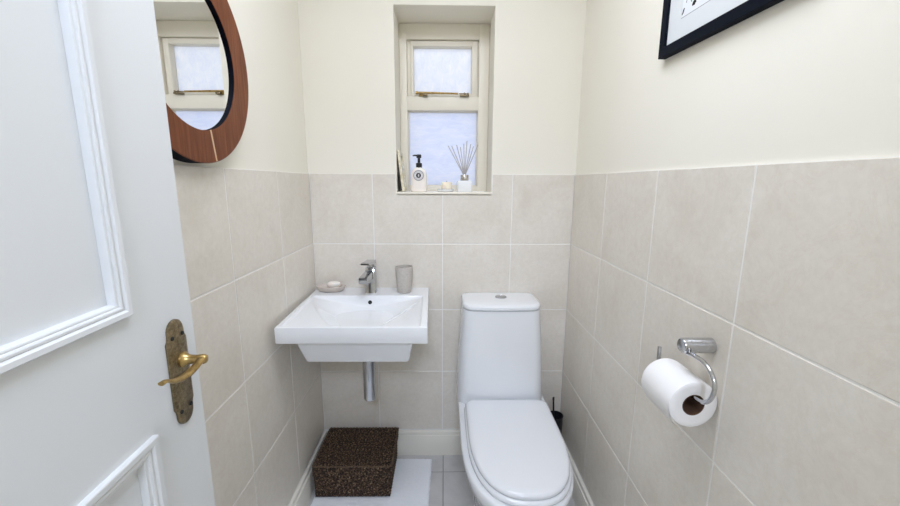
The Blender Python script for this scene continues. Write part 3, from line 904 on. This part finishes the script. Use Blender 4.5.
# reed diffuser
dx_, dy_ = .6885, .066
dif = thing('reed_diffuser', (dx_, dy_, SILL), 'square glass reed diffuser with silver collar and pale sticks on the sill', 'diffuser')
bm = new()
loft(bm, [rrect(dx_, dy_, .0325, .0325, .006, SILL, 4), rrect(dx_, dy_, .0345, .0345, .007, SILL+.003, 4), rrect(dx_, dy_, .0345, .0345, .007, SILL+.046, 4), rrect(dx_, dy_, .031, .031, .009, SILL+.0505, 4), rrect(dx_, dy_, .015, .015, .0148, SILL+.0515, 4), rrect(dx_, dy_, .013, .013, .0128, SILL+.062, 4)])
ob('glass_bottle', bm, glass_m, dif, sharp=40)
bm = new()
loft(bm, [rrect(dx_, dy_, .0300, .0300, .006, SILL+.006, 4), rrect(dx_, dy_, .0300, .0300, .006, SILL+.034, 4)])
ob('oil', bm, liquid_m, dif, sharp=40)
bm = new()
lathe(bm, [(.0120, .052), (.0185, .0522), (.0190, .054), (.0190, .075), (.0180, .077), (.012, .0775), (.0115, .060)], (dx_, dy_, SILL), 'z', 28, False, False)
ob('collar', bm, silver, dif, sharp=40)
tips = [(.6125, .055, 1.514), (.6290, .075, 1.516), (.6510, .050, 1.518), (.6690, .085, 1.512), (.6830, .050, 1.523), (.6985, .070, 1.538), (.7150, .055, 1.522), (.7290, .078, 1.515), (.7475, .058, 1.519)]
for k, t_ in enumerate(tips):
    q = Vector((dx_ + (t_[0]-dx_)*.07, dy_ + (t_[1]-dy_)*.12, SILL+.079))
    p = Vector(t_); d_ = (p-q).normalized()
    bm = new(); tube(bm, [q - d_*.035, p], .0020, 7)
    ob('reed', bm, reed_m, dif)

# little gilt frame leaning on the left jamb
lf = thing('photo_frame', (.405, .075, SILL), 'narrow cream gilt frame leaning edge-on against the left window jamb', 'photo frame')
def lean(p):                                   # local: x = thickness, z = height
    a = math.radians(6.6); return Vector((.4045 + p.x*math.cos(a) - p.z*math.sin(a), p.y, SILL + .0008 + p.z*math.cos(a) + p.x*math.sin(a)))
bm = new()
fh, fy0, fy1 = .178, .030, .150
for (y0, y1, z0, z1) in ((fy0, fy1, 0, .018), (fy0, fy1, fh-.018, fh), (fy0, fy0+.018, .018, fh-.018), (fy1-.018, fy1, .018, fh-.018)):
    box(bm, .0005, .0125, y0, y1, z0, z1, .0012, 1)
tube(bm, [Vector((.006, fy0+.004, fh-.004)), Vector((.006, fy0+.004, fh+.006))], [.0065, .004], 10)
for w in bm.verts: w.co = lean(w.co)
ob('frame', bm, plaque_m, lf)
bm = new(); box(bm, -.0065, .0004, fy0+.0015, fy1-.0015, .006, fh-.010)
for w in bm.verts: w.co = lean(w.co)
tag(ob('backing', bm, dark_card, lf, smooth=False), 'dark back board')
bm = new(); box(bm, .0006, .006, fy0+.017, fy1-.017, .017, fh-.017)
for w in bm.verts: w.co = lean(w.co)
ob('picture_card', bm, mat_board, lf, smooth=False)

# ------------------------------------------------------------------ light
w = bpy.data.worlds.new('World'); SC.world = w; w.use_nodes = True
bg = w.node_tree.nodes['Background']
bg.inputs['Color'].default_value = (.90, .93, 1., 1); bg.inputs['Strength'].default_value = 1.85
def area(name, loc, rot, size, power, color, shape='DISK', size_y=None):
    L = bpy.data.lights.new(name, 'AREA'); L.shape = shape; L.size = size
    if size_y: L.size_y = size_y
    L.energy = power; L.color = color
    o = bpy.data.objects.new(name, L); COL.objects.link(o); o.location = loc; o.rotation_euler = rot
    return o
area('ceiling_light', (.60, -.95, 2.40), (math.radians(4), 0, 0), .80, 13.4, (.885, .942, 1.08))
area('hall_light', (.62, -2.85, 2.36), (math.radians(62), 0, 0), .50, 30., (.765, .875, 1.15))
pw = area('window_portal', (.595, WY+.10, 1.685), (-PI/2, 0, 0), .42, 1, (1, 1, 1), 'RECTANGLE', .76)
pw.data.cycles.is_portal = True

# ------------------------------------------------------------------ camera
cam = bpy.data.cameras.new('camera'); cam.sensor_width = 36; cam.lens = 383.2/900*36; cam.clip_start = .01
co = bpy.data.objects.new('camera', cam); COL.objects.link(co); SC.camera = co
Rv = Vector((.99987997, -.01473351, .0047916)); Uv = Vector((-.00203956, .18140771, .98340586)); Fv = Vector((.01535825, .9832976, -.18135589))
M = Matrix.Identity(4)
for i in range(3): M[i][0], M[i][1], M[i][2] = Rv[i], Uv[i], -Fv[i]
M.translation = (.5955, -1.7315, 1.3523)
co.matrix_world = M

SC.view_settings.view_transform = 'Standard'; SC.view_settings.look = 'None'
SC.view_settings.gamma = 1; SC.view_settings.exposure = .07; SC.view_settings.use_curve_mapping = False
cy = SC.cycles
cy.use_denoising = True
cy.max_bounces = 10; cy.diffuse_bounces = 6; cy.glossy_bounces = 5; cy.transmission_bounces = 8
cy.sample_clamp_indirect = 4.
cy.caustics_reflective = False; cy.caustics_refractive = False
